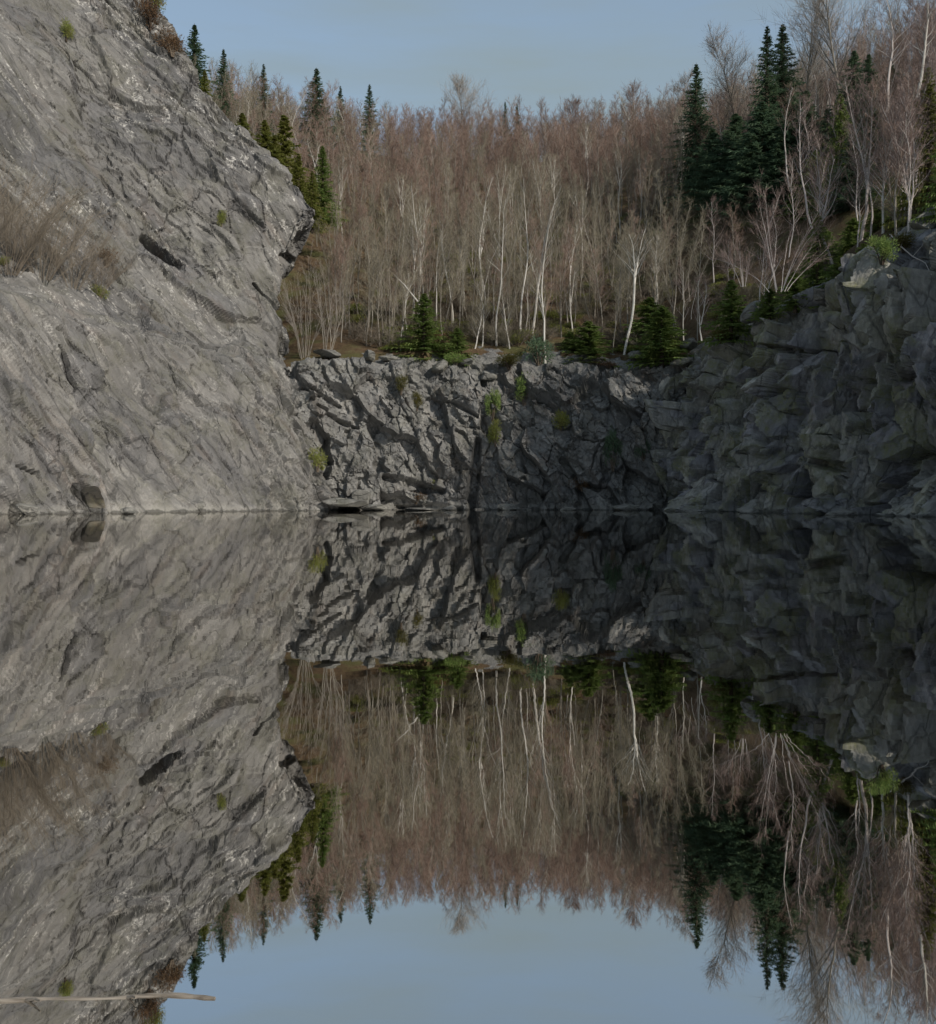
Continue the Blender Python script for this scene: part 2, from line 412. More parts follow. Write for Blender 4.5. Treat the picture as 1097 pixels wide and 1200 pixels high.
D += .09 * fbm(pe, 5, 41, .6)
px, py = proj(P)
D += .9 * fbm(P / 7.0, 3, 61)
rim = ss(190, 60, px * .9 - py * .75 + 40) * 0
edge = np.exp(-((px - py * .93 - 150) / 45.0) ** 2) * (P[..., 2] > 24)     # broken crest along the skyline
D += edge * blocks(P, (e1, e2, e3), (2.2, 1.1, 1.5), .42, .9, .3, 91, .3, .12)
D += low * ss(7, 0, P[..., 2]) * (.4 + .6 * ss(190, 120, px)) * blocks(P, (up, t_, e3), (1.9, 1.2, 1.4), .34, 1.1, .30, 71, .2, .08)
wb = ss(255, 335, px + 12 * fbm(P / 1.5, 3, 72)) * low      # breaks up where it meets the back wall
D += wb * (blocks(P, (e1, e2, e3), (2.4, 1.3, 1.8), .38, .9, .3, 73, .2, .07) + blocks(P, (e1, e2, e3), (1.0, .6, .8), .16, .9, .15, 74, .2, .1))
for a in [(172, 272, 214, 310, 10, 1.5, 1), (72, 404, 98, 452, 4, 1.0, 1), (96, 570, 120, 600, 13, 1.6, 0), (130, 310, 148, 334, 3, .5, 1),
          (205, 380, 254, 410, 3, .5, 1), (158, 36, 186, 74, 4, .6, 1), (10, 319, 32, 325, 3, .5, 1), (300, 332, 350, 408, 4, .7, 1), (22, 545, 46, 553, 2.5, .4, 0),
          (330, 440, 370, 468, 4, .6, 1), (335, 300, 352, 370, 12, .9, 0)]:
    D -= a[5] * carve(P, *a[:5], one_sided=a[6])
cap = ss(49, 50.4, P[..., 2])
D *= (1 - .7 * cap)
Pd = P + N * D[..., None]
P_SLAB = Pd
slab = link_mesh('slab_cliff', grid_mesh('slab_cliff', Pd, M_SLAB, tone=tone))
tag(slab, 'huge tilted slab of sunlit grey rock with white flecks rising from the water', None, None, 'structure')

# --- the blocky back wall
def brow(z, dy, extra=(0, 0, 0, 0, 0), dz=(0, 0, 0, 0, 0)):
    b = [(-15, 69.2), (-8.5, 71.6), (0, 73.4), (7, 73.2), (15.8, 71.6)]
    return [(x, y + dy + e, z + w) for (x, y), e, w in zip(b, extra, dz)]
rz = (.4, 0, -.1, -.9, .6)
rows = [brow(-2.5, -.5), brow(0, 0), brow(5, .8), brow(8.4, 1.5, dz=tuple(r * .5 for r in rz)), brow(10.2, 2.3, (0, 0, 0, .3, 0), rz),
        [(x, y + 4.5, hz(x, y + 4.5) - .12) for x, y, z in brow(0, 0)], [(x, y + 7.5, hz(x, y + 7.5) - .6) for x, y, z in brow(0, 0)]]
P = loft(rows, 560, 340, smooth=8)
N = normals(P); N = N * np.sign(-N[200, 60, 1])
t_ = np.array([1, .1, 0]); e3 = np.array([.1, -1, 0.]); e1 = .88 * t_ + .47 * up; e2 = -.47 * t_ + .88 * up
face = 1 - ss(10.0, 11.2, P[..., 2] + .2 * fbm(P, 2, 8))
D = blocks(P, (e1, e2, e3), (2.0, 3.6, 2.2), .66, 1.5, .35, 103, .14, .03); tone = .4 * blocks.tone
D += blocks(P, (e1, e2, e3), (.95, 1.5, 1.1), .26, 1.6, .22, 111, .18, .05); tone = tone + .4 * blocks.tone
D += blocks(P, (e1, e2, e3), (.5, .5, .5), .09, 1.5, .08, 123, .25, .1); tone = tone + .2 * blocks.tone
D += .35 * fbm(P / 2.5, 4, 131) + .05 * fbm(P * 3, 3, 132)
for a in [(560, 515, 552, 602, 8, 1.1, 0), (520, 470, 560, 490, 5, .6, 1), (370, 478, 420, 500, 5, .6, 1),
          (450, 560, 520, 575, 9, 1.0, 0), (660, 540, 700, 570, 12, .7, 0), (355, 455, 400, 475, 6, .7, 1), (470, 590, 540, 596, 7, .7, 0)]:
    D -= a[5] * carve(P, *a[:5], one_sided=a[6])
D *= .12 + .88 * face
D = D + (1 - face) * .12 * fbm(P * 1.2, 4, 140)
Pd = P + N * D[..., None]
P_BACK = Pd
back = link_mesh('block_cliff', grid_mesh('block_cliff', Pd, M_BACK, tone=tone))
tag(back, 'blocky dark grey back wall of the quarry, half in sun and half in shade', None, None, 'structure')

# --- the shaded wall on the right
b = [(13.2, 76), (14.4, 71), (17.2, 58), (20.5, 44.5), (24.5, 29), (25.8, 24)]
rimz = [10.8, 10.9, 12.2, 13.8, 14.4, 15]
rows = [[(x - .35, y, -2.5) for x, y in b], [(x, y, 0) for x, y in b], [(x + .5, y + .05, 5) for x, y in b],
        [(x + 1.1, y + .1, z * .82) for (x, y), z in zip(b, rimz)], [(x + 2.0, y + .2, z - .1) for (x, y), z in zip(b, rimz)],
        [(x + 4.5, y + .6, hz(x + 4.5, y + .6) - .1) for x, y in b], [(x + 8, y + .9, hz(x + 8, y + .9) - .4) for x, y in b]]
P = loft(rows, 900, 360, smooth=8)
N = normals(P); N = N * np.sign(-N[200, 60, 0])
t_ = np.array([.24, -.97, 0]); e3 = np.array([-.97, -.24, 0.]); e1 = .45 * t_ + .89 * up; e2 = .89 * t_ - .45 * up
face = 1 - ss(-.6, .5, P[..., 2] - np.interp(P[..., 1], [24, 29, 44.5, 58, 71, 76], rimz[::-1]) + .3 * fbm(P * .8, 2, 8))
D = blocks(P, (e1, e2, e3), (4.4, 2.5, 3.0), 1.15, 2.1, 1.5, 203, .06, .03); tone = .4 * blocks.tone
D += blocks(P, (e1, e2, e3), (2.0, 1.15, 1.4), .50, 2.3, 1.0, 217, .07, .04); tone = tone + .45 * blocks.tone
D += blocks(P, (e1, e2, e3), (.8, .45, .6), .12, 1.8, .16, 223, .12, .07); tone = tone + .15 * blocks.tone
D += .4 * fbm(P / 3.0, 4, 231) + .04 * fbm(P * 3, 3, 232)
for a in [(905, 408, 945, 410, 8, 1.2, 1), (985, 440, 1020, 446, 6, .9, 1), (950, 540, 1000, 548, 10, 1.2, 1), (1065, 445, 1097, 440, 10, 1.1, 1),
          (1005, 590, 1060, 596, 6, .8, 0), (1075, 530, 1097, 540, 8, 1.0, 1), (1010, 360, 1040, 366, 6, .7, 1)]:
    D -= a[5] * carve(P, *a[:5], one_sided=a[6])
D *= .12 + .88 * face
D = D + (1 - face) * .15 * fbm(P * 1.2, 4, 240)
Pd = P + N * D[..., None]
P_SHADE = Pd
shade = link_mesh('shaded_cliff', grid_mesh('shaded_cliff', Pd, M_SHADE, tone=tone))
_H = []
for g_ in (P_SLAB, P_BACK, P_SHADE):
    q_ = g_.reshape(-1, 3); q_ = q_[(q_[:, 1] > 30)]; hx_, hy_ = proj(q_); _H.append((q_, hx_, hy_))
def on_rock(px, py, r=3.0):
    best = None
    for q_, hx_, hy_ in _H:
        m = (np.abs(hx_ - px) < r) & (np.abs(hy_ - py) < r)
        if m.any():
            c_ = q_[m]; k_ = c_[c_[:, 1].argmin()]
            if best is None or k_[1] < best[1]: best = k_
    return Vector(best) if best is not None else None
tag(shade, 'shaded jointed rock wall with olive moss patches dropping into the water', None, None, 'structure')

# ------------------------------------------------------------------ water and bed
t = NT('still_water')
co = t.coords((0, 0, 0), (1.0, .7, 1.0))
nb = t.bump(t.noise(co, 1.6, 4, .55), .0075, .10)
nb = t.bump(t.noise(co, .22, 2, .5), .010, .5, nb)
gl = t.node('ShaderNodeBsdfGlossy'); gl.inputs['Color'].default_value = (.90, .89, .87, 1); gl.inputs['Roughness'].default_value = .012
tr = t.node('ShaderNodeBsdfTransparent'); tr.inputs['Color'].default_value = (.50, .48, .38, 1)
t.link(nb, gl.inputs['Normal'])
lw = t.node('ShaderNodeLayerWeight'); lw.inputs[0].default_value = .5
mr = t.node('ShaderNodeMapRange'); mr.inputs[1].default_value = .35; mr.inputs[2].default_value = .95
mr.inputs[3].default_value = .76; mr.inputs[4].default_value = .90
t.link(lw.outputs['Facing'], mr.inputs[0])
ms = t.node('ShaderNodeMixShader'); t.link(mr.outputs[0], ms.inputs[0]); t.link(tr.outputs[0], ms.inputs[1]); t.link(gl.outputs[0], ms.inputs[2])
t.link(ms.outputs[0], t.n['Material Output'].inputs['Surface'])
M_WATER = t.m
wm = MB(); wm.v = [(-58, -58, 0), (48, -58, 0), (34, 80, 0), (-40, 80, 0)]; wm.f = [(0, 1, 2, 3)]
tag(link_mesh('water', wm.mesh('water', M_WATER)), 'still dark quarry water mirroring the cliffs and trees', None, None, 'structure')
t = NT('silt'); M_SILT = t.done(t.ramp(t.noise(t.coords(), .8, 5), [(.3, (.02, .018, .014)), (.7, (.045, .038, .028))]), .9)
bx = np.linspace(-57, 47, 60); by = np.linspace(-57, 79, 60); X, Y = np.meshgrid(bx, by, indexing='ij')
Zb = -1.9 - .02 * np.maximum(Y, 0) + .15 * fbm(np.stack([X / 3, Y / 3, X * 0], -1), 3, 3)
tag(link_mesh('lake_bed', grid_mesh('lake_bed', np.stack([X, Y, Zb], -1), M_SILT, False)), 'silty bed under the quarry water', None, None, 'structure')

# ------------------------------------------------------------------ tree builders
def rv(rng, s=1.0): return Vector((rng.uniform(-s, s), rng.uniform(-s, s), rng.uniform(-s, s)))
def branch_out(rng, d, up_angle):
    az = rng.uniform(0, 2 * math.pi); return Vector((math.cos(az) * math.sin(up_angle), math.sin(az) * math.sin(up_angle), math.cos(up_angle)))
def birch_meshes(seed, H, r0, spread=.22, nb=20, n2=7, n3=5, lo=.3, ang=(28, 52), wander=.025, fork=None, tw=.011, bark=M_GREYB, twig=M_TAN, lean=(0, 0), droop=.0, l2=.5, l3=.32):
    """trunk mesh and twiggy crown mesh, base at the origin"""
    rng = random.Random(seed); T, C = MB(), MB()
    def stem(p0, d0, L, r, nseg, wnd, top_r):
        pts = [p0.copy()]; d = d0.copy(); p = p0.copy()
        for i in range(nseg):
            d = (d + Vector((rng.gauss(0, wnd), rng.gauss(0, wnd), 0)) * 3 + Vector((0, 0, .04))).normalized()
            p = p + d * (L / nseg); pts.append(p.copy())
        rad = [r + (top_r - r) * (i / nseg) ** .85 for i in range(nseg + 1)]
        T.tube(pts, rad, 6); return pts, rad
    d0 = Vector((lean[0], lean[1], 1)).normalized()
    stems = []
    if fork:
        p, r = stem(Vector((0, 0, -.3)), d0, H * fork + .3, r0, 8, wander, r0 * .75)
        for k in range(2):
            a = rng.uniform(0, 6.28) + k * math.pi
            dd = (d0 + Vector((math.cos(a), math.sin(a) * .5, 0)) * (.22 + .12 * k)).normalized()
            stems.append(stem(p[-1], dd, H * (1 - fork) * (1 - .12 * k), r0 * .7, 9, wander, .012))
    else:
        stems.append(stem(Vector((0, 0, -.3)), d0, H + .3, r0, 14, wander, .010))
    nst = len(stems)
    for (pts, rad) in stems:
        n = len(pts) - 1
        l0 = 0.08 if fork else lo
        for b in range(int(nb / (1 if nst == 1 else 1.4))):
            u = l0 + (1 - l0) * ((b + rng.random()) / nb if nst == 1 else rng.random())
            u = min(u, .985); i = int(u * n); fr = u * n - i
            p = pts[i].lerp(pts[min(i + 1, n)], fr); r = rad[i] * .45
            L = H * spread * (1.15 - u) * rng.uniform(.7, 1.35) + .35
            d = branch_out(rng, None, R(rng.uniform(*ang)))
            bp = [p]; q = p.copy(); dd = d.copy()
            for k in range(4):
                dd = (dd + rv(rng, .16) + Vector((0, 0, .10 - droop * k))).normalized(); q = q + dd * L / 4; bp.append(q.copy())
            T.tube(bp, [max(r, .013), max(r * .75, .011), max(r * .5, .009), .008, .005], 3)
            for s in range(n2):
                w = rng.uniform(.15, 1.0) * 4; k = min(int(w), 3)
                sp = bp[k].lerp(bp[k + 1], w - k)
                sdv_ = ((bp[k + 1] - bp[k]).normalized() + rv(rng, .75) + Vector((0, 0, .22 - droop * 2))).normalized()
                sl = L * l2 * rng.uniform(.5, 1.2) + .15; se = sp + sdv_ * sl
                C.spike(sp, se, .0075)
                for x in range(n3):
                    tp = sp.lerp(se, rng.uniform(.15, 1))
                    td = (sdv_ + rv(rng, .8) + Vector((0, 0, .15 - droop * 3))).normalized()
                    C.tri(tp, tp + td * (sl * rng.uniform(.4, 1) * l3 * 2 + .12), rv(rng).normalized() * tw * .5)
    return T.mesh('trunk', bark), C.mesh('crown', twig)

def shrub_meshes(seed, H, W, nst=26, n2=10, n3=6, bark=M_BROWN, twig=M_BROWN, r=.022, tw=.011, bend=.25):
    rng = random.Random(seed); T, C = MB(), MB()
    for s in range(nst):
        a = rng.uniform(0, 6.283); rr = math.sqrt(rng.random()); lean = rr * W / H
        p = Vector((math.cos(a) * rr * .15 * W, math.sin(a) * rr * .15 * W, -.15)); d = Vector((math.cos(a) * lean, math.sin(a) * lean, 1)).normalized()
        L = H * rng.uniform(.6, 1.05); pts = [p.copy()]
        for k in range(7):
            d = (d + rv(rng, .10) + Vector((math.cos(a), math.sin(a), 0)) * bend * .06).normalized(); p = p + d * L / 7; pts.append(p.copy())
        T.tube(pts, [r * (1 - .11 * k) for k in range(8)], 4)
        for b in range(n2):
            w = rng.uniform(.25, 1) * 7; k = min(int(w), 6); sp = pts[k].lerp(pts[k + 1], w - k)
            dd = ((pts[k + 1] - pts[k]).normalized() + rv(rng, .55) + Vector((0, 0, .15))).normalized(); sl = H * rng.uniform(.10, .26); se = sp + dd * sl
            C.spike(sp, se, .008)
            for x in range(n3):
                tp = sp.lerp(se, rng.uniform(.1, 1)); td = (dd + rv(rng, .6)).normalized()
                C.tri(tp, tp + td * rng.uniform(.25, .7), rv(rng).normalized() * tw * .5)
    return T.mesh('stems', bark), C.mesh('twigs', twig)

def spruce_meshes(seed, H, W, mat, step=.30, nbr=10, dens=1.0, gap=.12, sag=.35, skirt=.06, ns=.20):
    rng = random.Random(seed); T, C = MB(), MB()
    T.tube([(0, 0, -.3), (0.02, 0, H * .5), (0, 0, H)], [.018 * H + .03, .012 * H + .02, .01], 6)
    z = H * skirt
    while z < H * .985:
        u = z / H; rad = W * (1 - u) ** .9 * rng.uniform(.75, 1.15) + .02
        for b in range(nbr):
            if rng.random() < gap: continue
            a = rng.uniform(0, 6.283); L = rad * rng.uniform(.65, 1.15)
            o = Vector((math.cos(a), math.sin(a), 0)); side = Vector((-o.y, o.x, 0))
            rise = .35 * u - sag * (1 - u) * .5
            npts = max(3, int(L / .22 * dens))
            prev = Vector((0, 0, z))
            for k in range(1, npts + 1):
                w = k / npts
                p = Vector((0, 0, z)) + o * L * w + Vector((0, 0, rise * L * w - sag * .5 * L * w * w + .12 * L * w ** 3)) + rv(rng, .03)
                C.tri(prev, p + o * .06, Vector((rng.uniform(-.3, .3), rng.uniform(-.3, .3), 1)).normalized() * .05)
                for sg in (-1, 1):
                    ln = ns * (.22 + .95 * (1 - u)) * rng.uniform(.7, 1.6) * (1.25 - .7 * w) + .02
                    C.tri(prev.lerp(p, rng.random()), p + side * sg * ln + o * ln * .5 + Vector((0, 0, -ln * rng.uniform(.1, .7))), Vector((rng.uniform(-.6, .6), rng.uniform(-.6, .6), 1)).normalized() * .055)
                C.tri(prev.lerp(p, .5), p + Vector((0, 0, -ns * (.2 + .9 * (1 - u)) * rng.uniform(.5, 1.3))), (side + rv(rng, .4)).normalized() * .05)
                prev = p
        z += step * (1.1 - .55 * u) * rng.uniform(.8, 1.2)
    return T.mesh('trunk', M_DARKBARK), C.mesh('crown', mat)

def bush_meshes(seed, H, W, mat, n=1500, leaf=.10, lumps=9, stem=M_DARKBARK):
    rng = random.Random(seed); T, C = MB(), MB()
    for k in range(lumps):
        a = rng.uniform(0, 6.283); rr = rng.uniform(0, .62) * W; c = Vector((math.cos(a) * rr, math.sin(a) * rr, H * rng.uniform(.25, .72)))
        T.tube([(c.x * .15, c.y * .15, -.2), (c.x * .5, c.y * .5, c.z * .5), tuple(c)], [.04, .03, .012], 4)
        s = rng.uniform(.28, .5)
        for i in range(n // lumps):
            d = rv(rng); d = d.normalized() * (rng.random() ** .45)
            p = c + Vector((d.x * W * s, d.y * W * s, d.z * H * s * .8)); out = (d + Vector((0, 0, .35)) + rv(rng, .5)).normalized()
            C.tri(p, p + out * leaf * rng.uniform(1, 2.4), rv(rng).normalized() * leaf * .32)
    return T.mesh('stems', stem), C.mesh('foliage', mat)

def tuft_mesh(seed, H, W, mat, n=160, w=.012):
    rng = random.Random(seed); C = MB()
    for i in range(n):
        a = rng.uniform(0, 6.283); rr = math.sqrt(rng.random()) * W * .5; p = Vector((math.cos(a) * rr, math.sin(a) * rr, -.05))
        q = p + Vector((math.cos(a) * W * .5 * rng.random(), math.sin(a) * W * .5 * rng.random(), H * rng.uniform(.5, 1)))
        C.tri(p, q, rv(rng).normalized() * w)
    return C.mesh('tuft', mat)

def boulder_mesh(seed, sx, sy, sz, mat, n=26):
    th = np.linspace(0, 2 * np.pi, n * 2 + 1)[:-1]; ph = np.linspace(.03, np.pi - .03, n)
    d = np.stack([np.outer(np.sin(ph), np.cos(th)), np.outer(np.sin(ph), np.sin(th)), np.outer(np.cos(ph), np.ones_like(th))], -1)
    r = np.full(d.shape[:-1], 9.0); g = np.random.RandomState(seed)
    for k in range(13):                                                  # a block cut by random joint planes
        nrm = g.normal(size=3); nrm /= np.linalg.norm(nrm); off = g.uniform(.62, 1.0)
        c = d @ nrm; r = np.where(c > .05, np.minimum(r, off / np.maximum(c, .05)), r)
    r = np.minimum(r, 1.35) * (1 + .06 * fbm(d * 2.2 + seed, 4, seed))
    V = (d * r[..., None] * np.array([sx, sy, sz])).reshape(-1, 3)
    m = MB(); m.v = [tuple(v) for v in V]; w = n * 2
    for i in range(n - 1):
        for k in range(w):
            m.f.append((i * w + k, (i + 1) * w + k, (i + 1) * w + (k + 1) % w, i * w + (k + 1) % w))
    m.f.append(tuple(range(w))); m.f.append(tuple((n - 1) * w + k for k in range(w))[::-1])
    return m.mesh('boulder', mat)

def plant(name, meshes, loc, rz, label, cat, group=None, sc=1.0, parts=('trunk', 'crown'), rot=None):
    o = empty(name, loc, rz)
    if rot: o.rotation_euler = rot
    o.scale = (sc, sc, sc) if not isinstance(sc, tuple) else sc
    tag(o, label, cat, group)
    for n, me in zip(parts, meshes): link_mesh(n, me, o)
    return o
def recopy(src, loc, rz, label=None, group=None, sc=1.0):
    o = src.copy(); COL.objects.link(o); o.location = loc; o.rotation_euler = (0, 0, rz); o.scale = (sc, sc, sc) if not isinstance(sc, tuple) else sc
    if label: o['label'] = label
    if group: o['group'] = group
    for ch in list(src.children):
        c = ch.copy(); COL.objects.link(c); c.parent = o
    return o
rng = random.Random(4)
# ------------------------------------------------------------------ hero birches, one by one
# px, base py (or None: use Y), top py, Y, trunk radius, label, options
def hero(seed, px, pyb, top, Yv, r, label, name='birch_tree', group=None, cat='birch', **kw):
    if Yv is None: x, y = ground_hit(px, pyb, 74.5 if px < 800 else 45)
    else: x, y = (px - HX) / F * Yv, Yv
    z = hz(x, y) if pyb is None or Yv is None else CAM_Z + (HY - pyb) / F * y
    ztop = CAM_Z + (HY - top) / F * y
    H = max(2.0, ztop - z)
    return plant(name, birch_meshes(seed, H, r, **kw), (x, y, z), 0, label, cat, group)
W = dict(bark=M_WHITE, twig=M_TAN, tw=.010, nb=18, n2=6, n3=4)
hero(1, 637, 447, 300, 76.6, .105, 'thin bright white birch rooted lowest, on the notch in the back cliff rim', **{**W, 'bark': M_BRIGHT}, lo=.45)
hero(2, 731, 414, 268, 78.0, .10, 'white birch forking near its top, alone above the dark spruce bushes right of the notch', fork=.55, **{**W, 'nb': 22, 'bark': M_BRIGHT})
hero(3, 612, 425, 205, 79.5, .11, 'tall white birch, left stem of the pair standing behind the notch', lo=.5, **W)
hero(4, 624, 420, 225, 80.0, .11, 'white birch, right stem of the pair behind the notch, forking at half height', fork=.45, **W)
hero(5, 583, 418, 240, 79.0, .10, 'pale birch with a slight bend, left of the pair behind the notch', lo=.5, **W)
hero(6, 530, 405, 262, 83.0, .10, 'pale straight birch above the small dark spruce on the back rim', lo=.5, **W)
hero(7, 493, 400, 215, 83.0, .11, 'tall pale birch rising out of the green spruce bush on the back rim', lo=.45, **W)
hero(8, 552, 425, 345, 77.5, .075, 'short pale birch leaning right at the edge of the back rim', lo=.4, lean=(.12, 0), **W)
hero(9, 566, 420, 330, 78.5, .07, 'short thin pale birch beside the leaning one on the back rim', lo=.4, lean=(-.05, 0), **W)
hero(10, 600, 424, 330, 78.2, .075, 'short pale birch curving left, just left of the notch', lo=.4, lean=(-.07, 0), **W)
hero(11, 672, 400, 318, 82.0, .08, 'slim pale birch behind the bright green bush', lo=.4, **W)
hero(12, 575, 420, 190, 88.0, .11, 'tallest pale birch in the middle of the slope', lo=.5, **W)
hero(13, 474, 425, 330, 77.5, .06, 'thin grey birch on the brown leaf litter left of the green spruce bush', lo=.3, bark=M_GREYB, twig=M_TAN, nb=14)
hero(14, 452, 425, 300, 78.0, .06, 'thin grey birch leaning right over the brown leaf litter', lo=.3, lean=(.14, 0), bark=M_GREYB, twig=M_TAN, nb=14)
hero(15, 427, 420, 290, 79.5, .07, 'grey birch near the left end of the back rim', lo=.3, bark=M_GREYB, twig=M_TAN, nb=16)
hero(16, 778, 410, 270, 79.5, .08, 'grey birch beside the dark round spruce bush at the inner corner', lo=.35, bark=M_GREYB, twig=M_TAN, nb=16)
hero(17, 802, 402, 315, 76.0, .06, 'pale thin birch on the corner where the walls meet', lo=.3, bark=M_WHITE, twig=M_PINK, nb=14)
hero(18, 822, 396, 328, 72.0, .06, 'pair of pale slim birch stems left of the young spruce on the shaded wall', fork=.15, bark=M_WHITE, twig=M_PINK, nb=16)
# right-hand rim
hero(19, 976, 318, 170, 60.0, .10, 'white birch with a wide Y fork on the shaded wall rim', fork=.36, bark=M_SILVER, twig=M_PINK, nb=26, spread=.26)
hero(20, 1008, 285, 80, 62.0, .11, 'tall pale birch with two close upright stems on the shaded wall', fork=.3, bark=M_SILVER, twig=M_PINK, nb=30, spread=.24, n3=6)
hero(21, 1035, 268, 150, 58.0, .09, 'white birch with pink twigs at the top end of the shaded wall', lo=.3, bark=M_WHITE, twig=M_PINK, nb=26, spread=.3, n3=6)
hero(22, 1062, 255, 95, 57.0, .10, 'leaning white birch with drooping pink twigs above the shaded wall', lean=(-.16, 0), lo=.3, bark=M_WHITE, twig=M_PINK, nb=28, spread=.28, n3=6, droop=.05)
hero(23, 1075, 110, -40, 74.0, .12, 'white birch trunk reaching out of the picture top above the yellowish spruce', lo=.25, bark=M_WHITE, twig=M_RED, nb=30, spread=.25, n3=6)
hero(24, 1040, 130, -60, 80.0, .12, 'bare tall birch beside the uppermost white one on the hilltop', lo=.3, bark=M_SILVER, twig=M_RED, nb=30, spread=.25, n3=6)
hero(25, 960, 280, 110, 70.0, .09, 'long pale birch leaning left in front of the dark spruces', lean=(-.32, 0), lo=.4, bark=M_SILVER, twig=M_PINK, nb=22)
hero(26, 925, 215, 105, 84.0, .08, 'thin pale birch leaning left against the darkest spruces', lean=(-.2, 0), lo=.5, bark=M_SILVER, twig=M_RED, nb=18)
hero(27, 898, 345, 300, 66.0, .05, 'small grey leaning birch between young spruce and silver bush', lean=(.2, 0), lo=.3, bark=M_SILVER, twig=M_PINK, nb=12)
# skyline crowns
SK = dict(bark=M_GREYB, twig=M_GREYT, spread=.40, nb=56, n2=12, n3=8, lo=.25, tw=.018)
hero(31, 545, None, 82, 158.0, .17, 'big round bare crown standing up from the middle of the skyline', name='bare_tree', cat='tree', **SK)
hero(32, 788, None, 84, 128.0, .15, 'slim bare crown left of the lone dark spruce on the skyline', name='bare_tree', cat='tree', **{**SK, 'spread': .25})
hero(33, 868, None, 52, 108.0, .15, 'bare crown between the lone spruce and the twin spruces', name='bare_tree', cat='tree', **SK)
hero(34, 940, None, -8, 100.0, .16, 'bare crown just right of the twin spruces at the picture top', name='bare_tree', cat='tree', **SK)
hero(35, 990, None, -50, 96.0, .17, 'tall bare crown cut by the picture top above the dark green spruce clump', name='bare_tree', cat='tree', **SK)
hero(36, 665, None, 118, 160.0, .14, 'low rounded bare crown right of the middle of the skyline', name='bare_tree', cat='tree', **{**SK, 'twig': M_RED})
hero(37, 745, None, 112, 145.0, .14, 'bare crown at the foot of the right hill skyline', name='bare_tree', cat='tree', **{**SK, 'twig': M_RED})
hero(38, 372, 210, 165, 105.0, .08, 'pale forked birch just behind the nose of the sunlit slab', fork=.3, bark=M_WHITE, twig=M_TAN, nb=16)

# ------------------------------------------------------------------ shrubs
SHP = ('stems', 'twigs')
sh_a = shrub_meshes(50, 6.0, 4.4, 42, 15, 9, r=.016, tw=.009, bend=.7); sh_b = shrub_meshes(51, 5.4, 4.2, 38, 15, 9, r=.016, tw=.009, bend=.7)
def on_bench(px, Yv): return (px - HX) / F * Yv, Yv
for i, (px, py, Yv, ms, sc, lab) in enumerate([
        (12, 318, 54.5, sh_a, 1.0, 'bare brown shrub nearest the left picture edge on the ledge of the slab'),
        (52, 326, 56.0, sh_b, 1.05, 'bare brown shrub, second from left on the ledge of the slab'),
        (88, 334, 57.5, sh_a, .78, 'bare brown shrub, third from left on the ledge of the slab'),
        (118, 342, 59.0, sh_b, .6, 'smallest bare brown shrub, at the right end of the thicket on the slab ledge'),
        (-30, 300, 53.0, sh_b, 1.1, 'bare brown shrub half cut off at the left picture edge')]):
    p = on_rock(px, py) or pt(px, py, Yv); plant('bare_shrub', ms, p, i * 1.3, lab, 'shrub', 'brown shrubs on the slab ledge', sc, SHP)
g1 = shrub_meshes(55, 7.6, 1.9, 16, 11, 7, M_GREYB, M_GREYT, .028, bend=.1); g2 = shrub_meshes(56, 6.6, 1.9, 12, 11, 7, M_GREYB, M_GREYT, .024, bend=.1)
for px, py, ms, lab in [(357, 420, g1, 'pale grey many-stemmed bare shrub at the foot of the slab nose'), (383, 420, g2, 'grey many-stemmed bare shrub just right of the one at the slab nose')]:
    p = pt(px, py, 76.0); plant('bare_shrub', ms, p, 0, lab, 'shrub', None, 1, SHP)
s1 = shrub_meshes(57, 5.4, 3.4, 11, 15, 8, M_SILVER, M_PINK, .020, .012, .9)
x, y = ground_hit(912, 352, 55); plant('bare_shrub', s1, (x, y, hz(x, y)), 0, 'silvery pink many-stemmed bare shrub above the shaded wall', 'shrub', None, 1.0, SHP)
s2 = shrub_meshes(58, 2.8, 1.6, 6, 10, 6, M_SILVER, M_PINK, .016, bend=.6)
x, y = ground_hit(872, 372, 55); plant('bare_shrub', s2, (x, y, hz(x, y)), 0, 'small pinkish bare shrub between the young spruce and the silvery shrub', 'shrub', None, 1.0, SHP)

# ------------------------------------------------------------------ spruces
SP_D = [spruce_meshes(70 + k, 12, 2.9, M_DSPRUCE, .36, 13, .8, ns=.36) for k in range(2)]
SP_G = [spruce_meshes(80 + k, 7, 2.0, M_GSPRUCE, .27, 13, 1.0, ns=.28) for k in range(2)]
SP_Y = [spruce_meshes(85 + k, 6, 1.7, M_YSPRUCE, .27, 13, 1.0, ns=.28) for k in range(2)]
SP_S = [spruce_meshes(90 + k, 3, 1.3, M_GSPRUCE, .17, 13, 1.2, ns=.18, skirt=.02) for k in range(2)]
SP_H = dict(d=(SP_D, 12.0), g=(SP_G, 7.0), y=(SP_Y, 6.0), s=(SP_S, 3.0))
def spruce(kind, px, top, Yv, base=None, w=1.0, label='', group=None, k=0):
    x = (px - HX) / F * Yv; z = hz(x, Yv) if base is None else CAM_Z + (HY - base) / F * Yv
    H = CAM_Z + (HY - top) / F * Yv - z
    L, h0 = SP_H[kind]; s = H / h0; w *= 1.35
    return plant('spruce_tree', L[k % 2], (x, Yv, z), px * .7, label, 'spruce', group, (s * w, s * w, s))
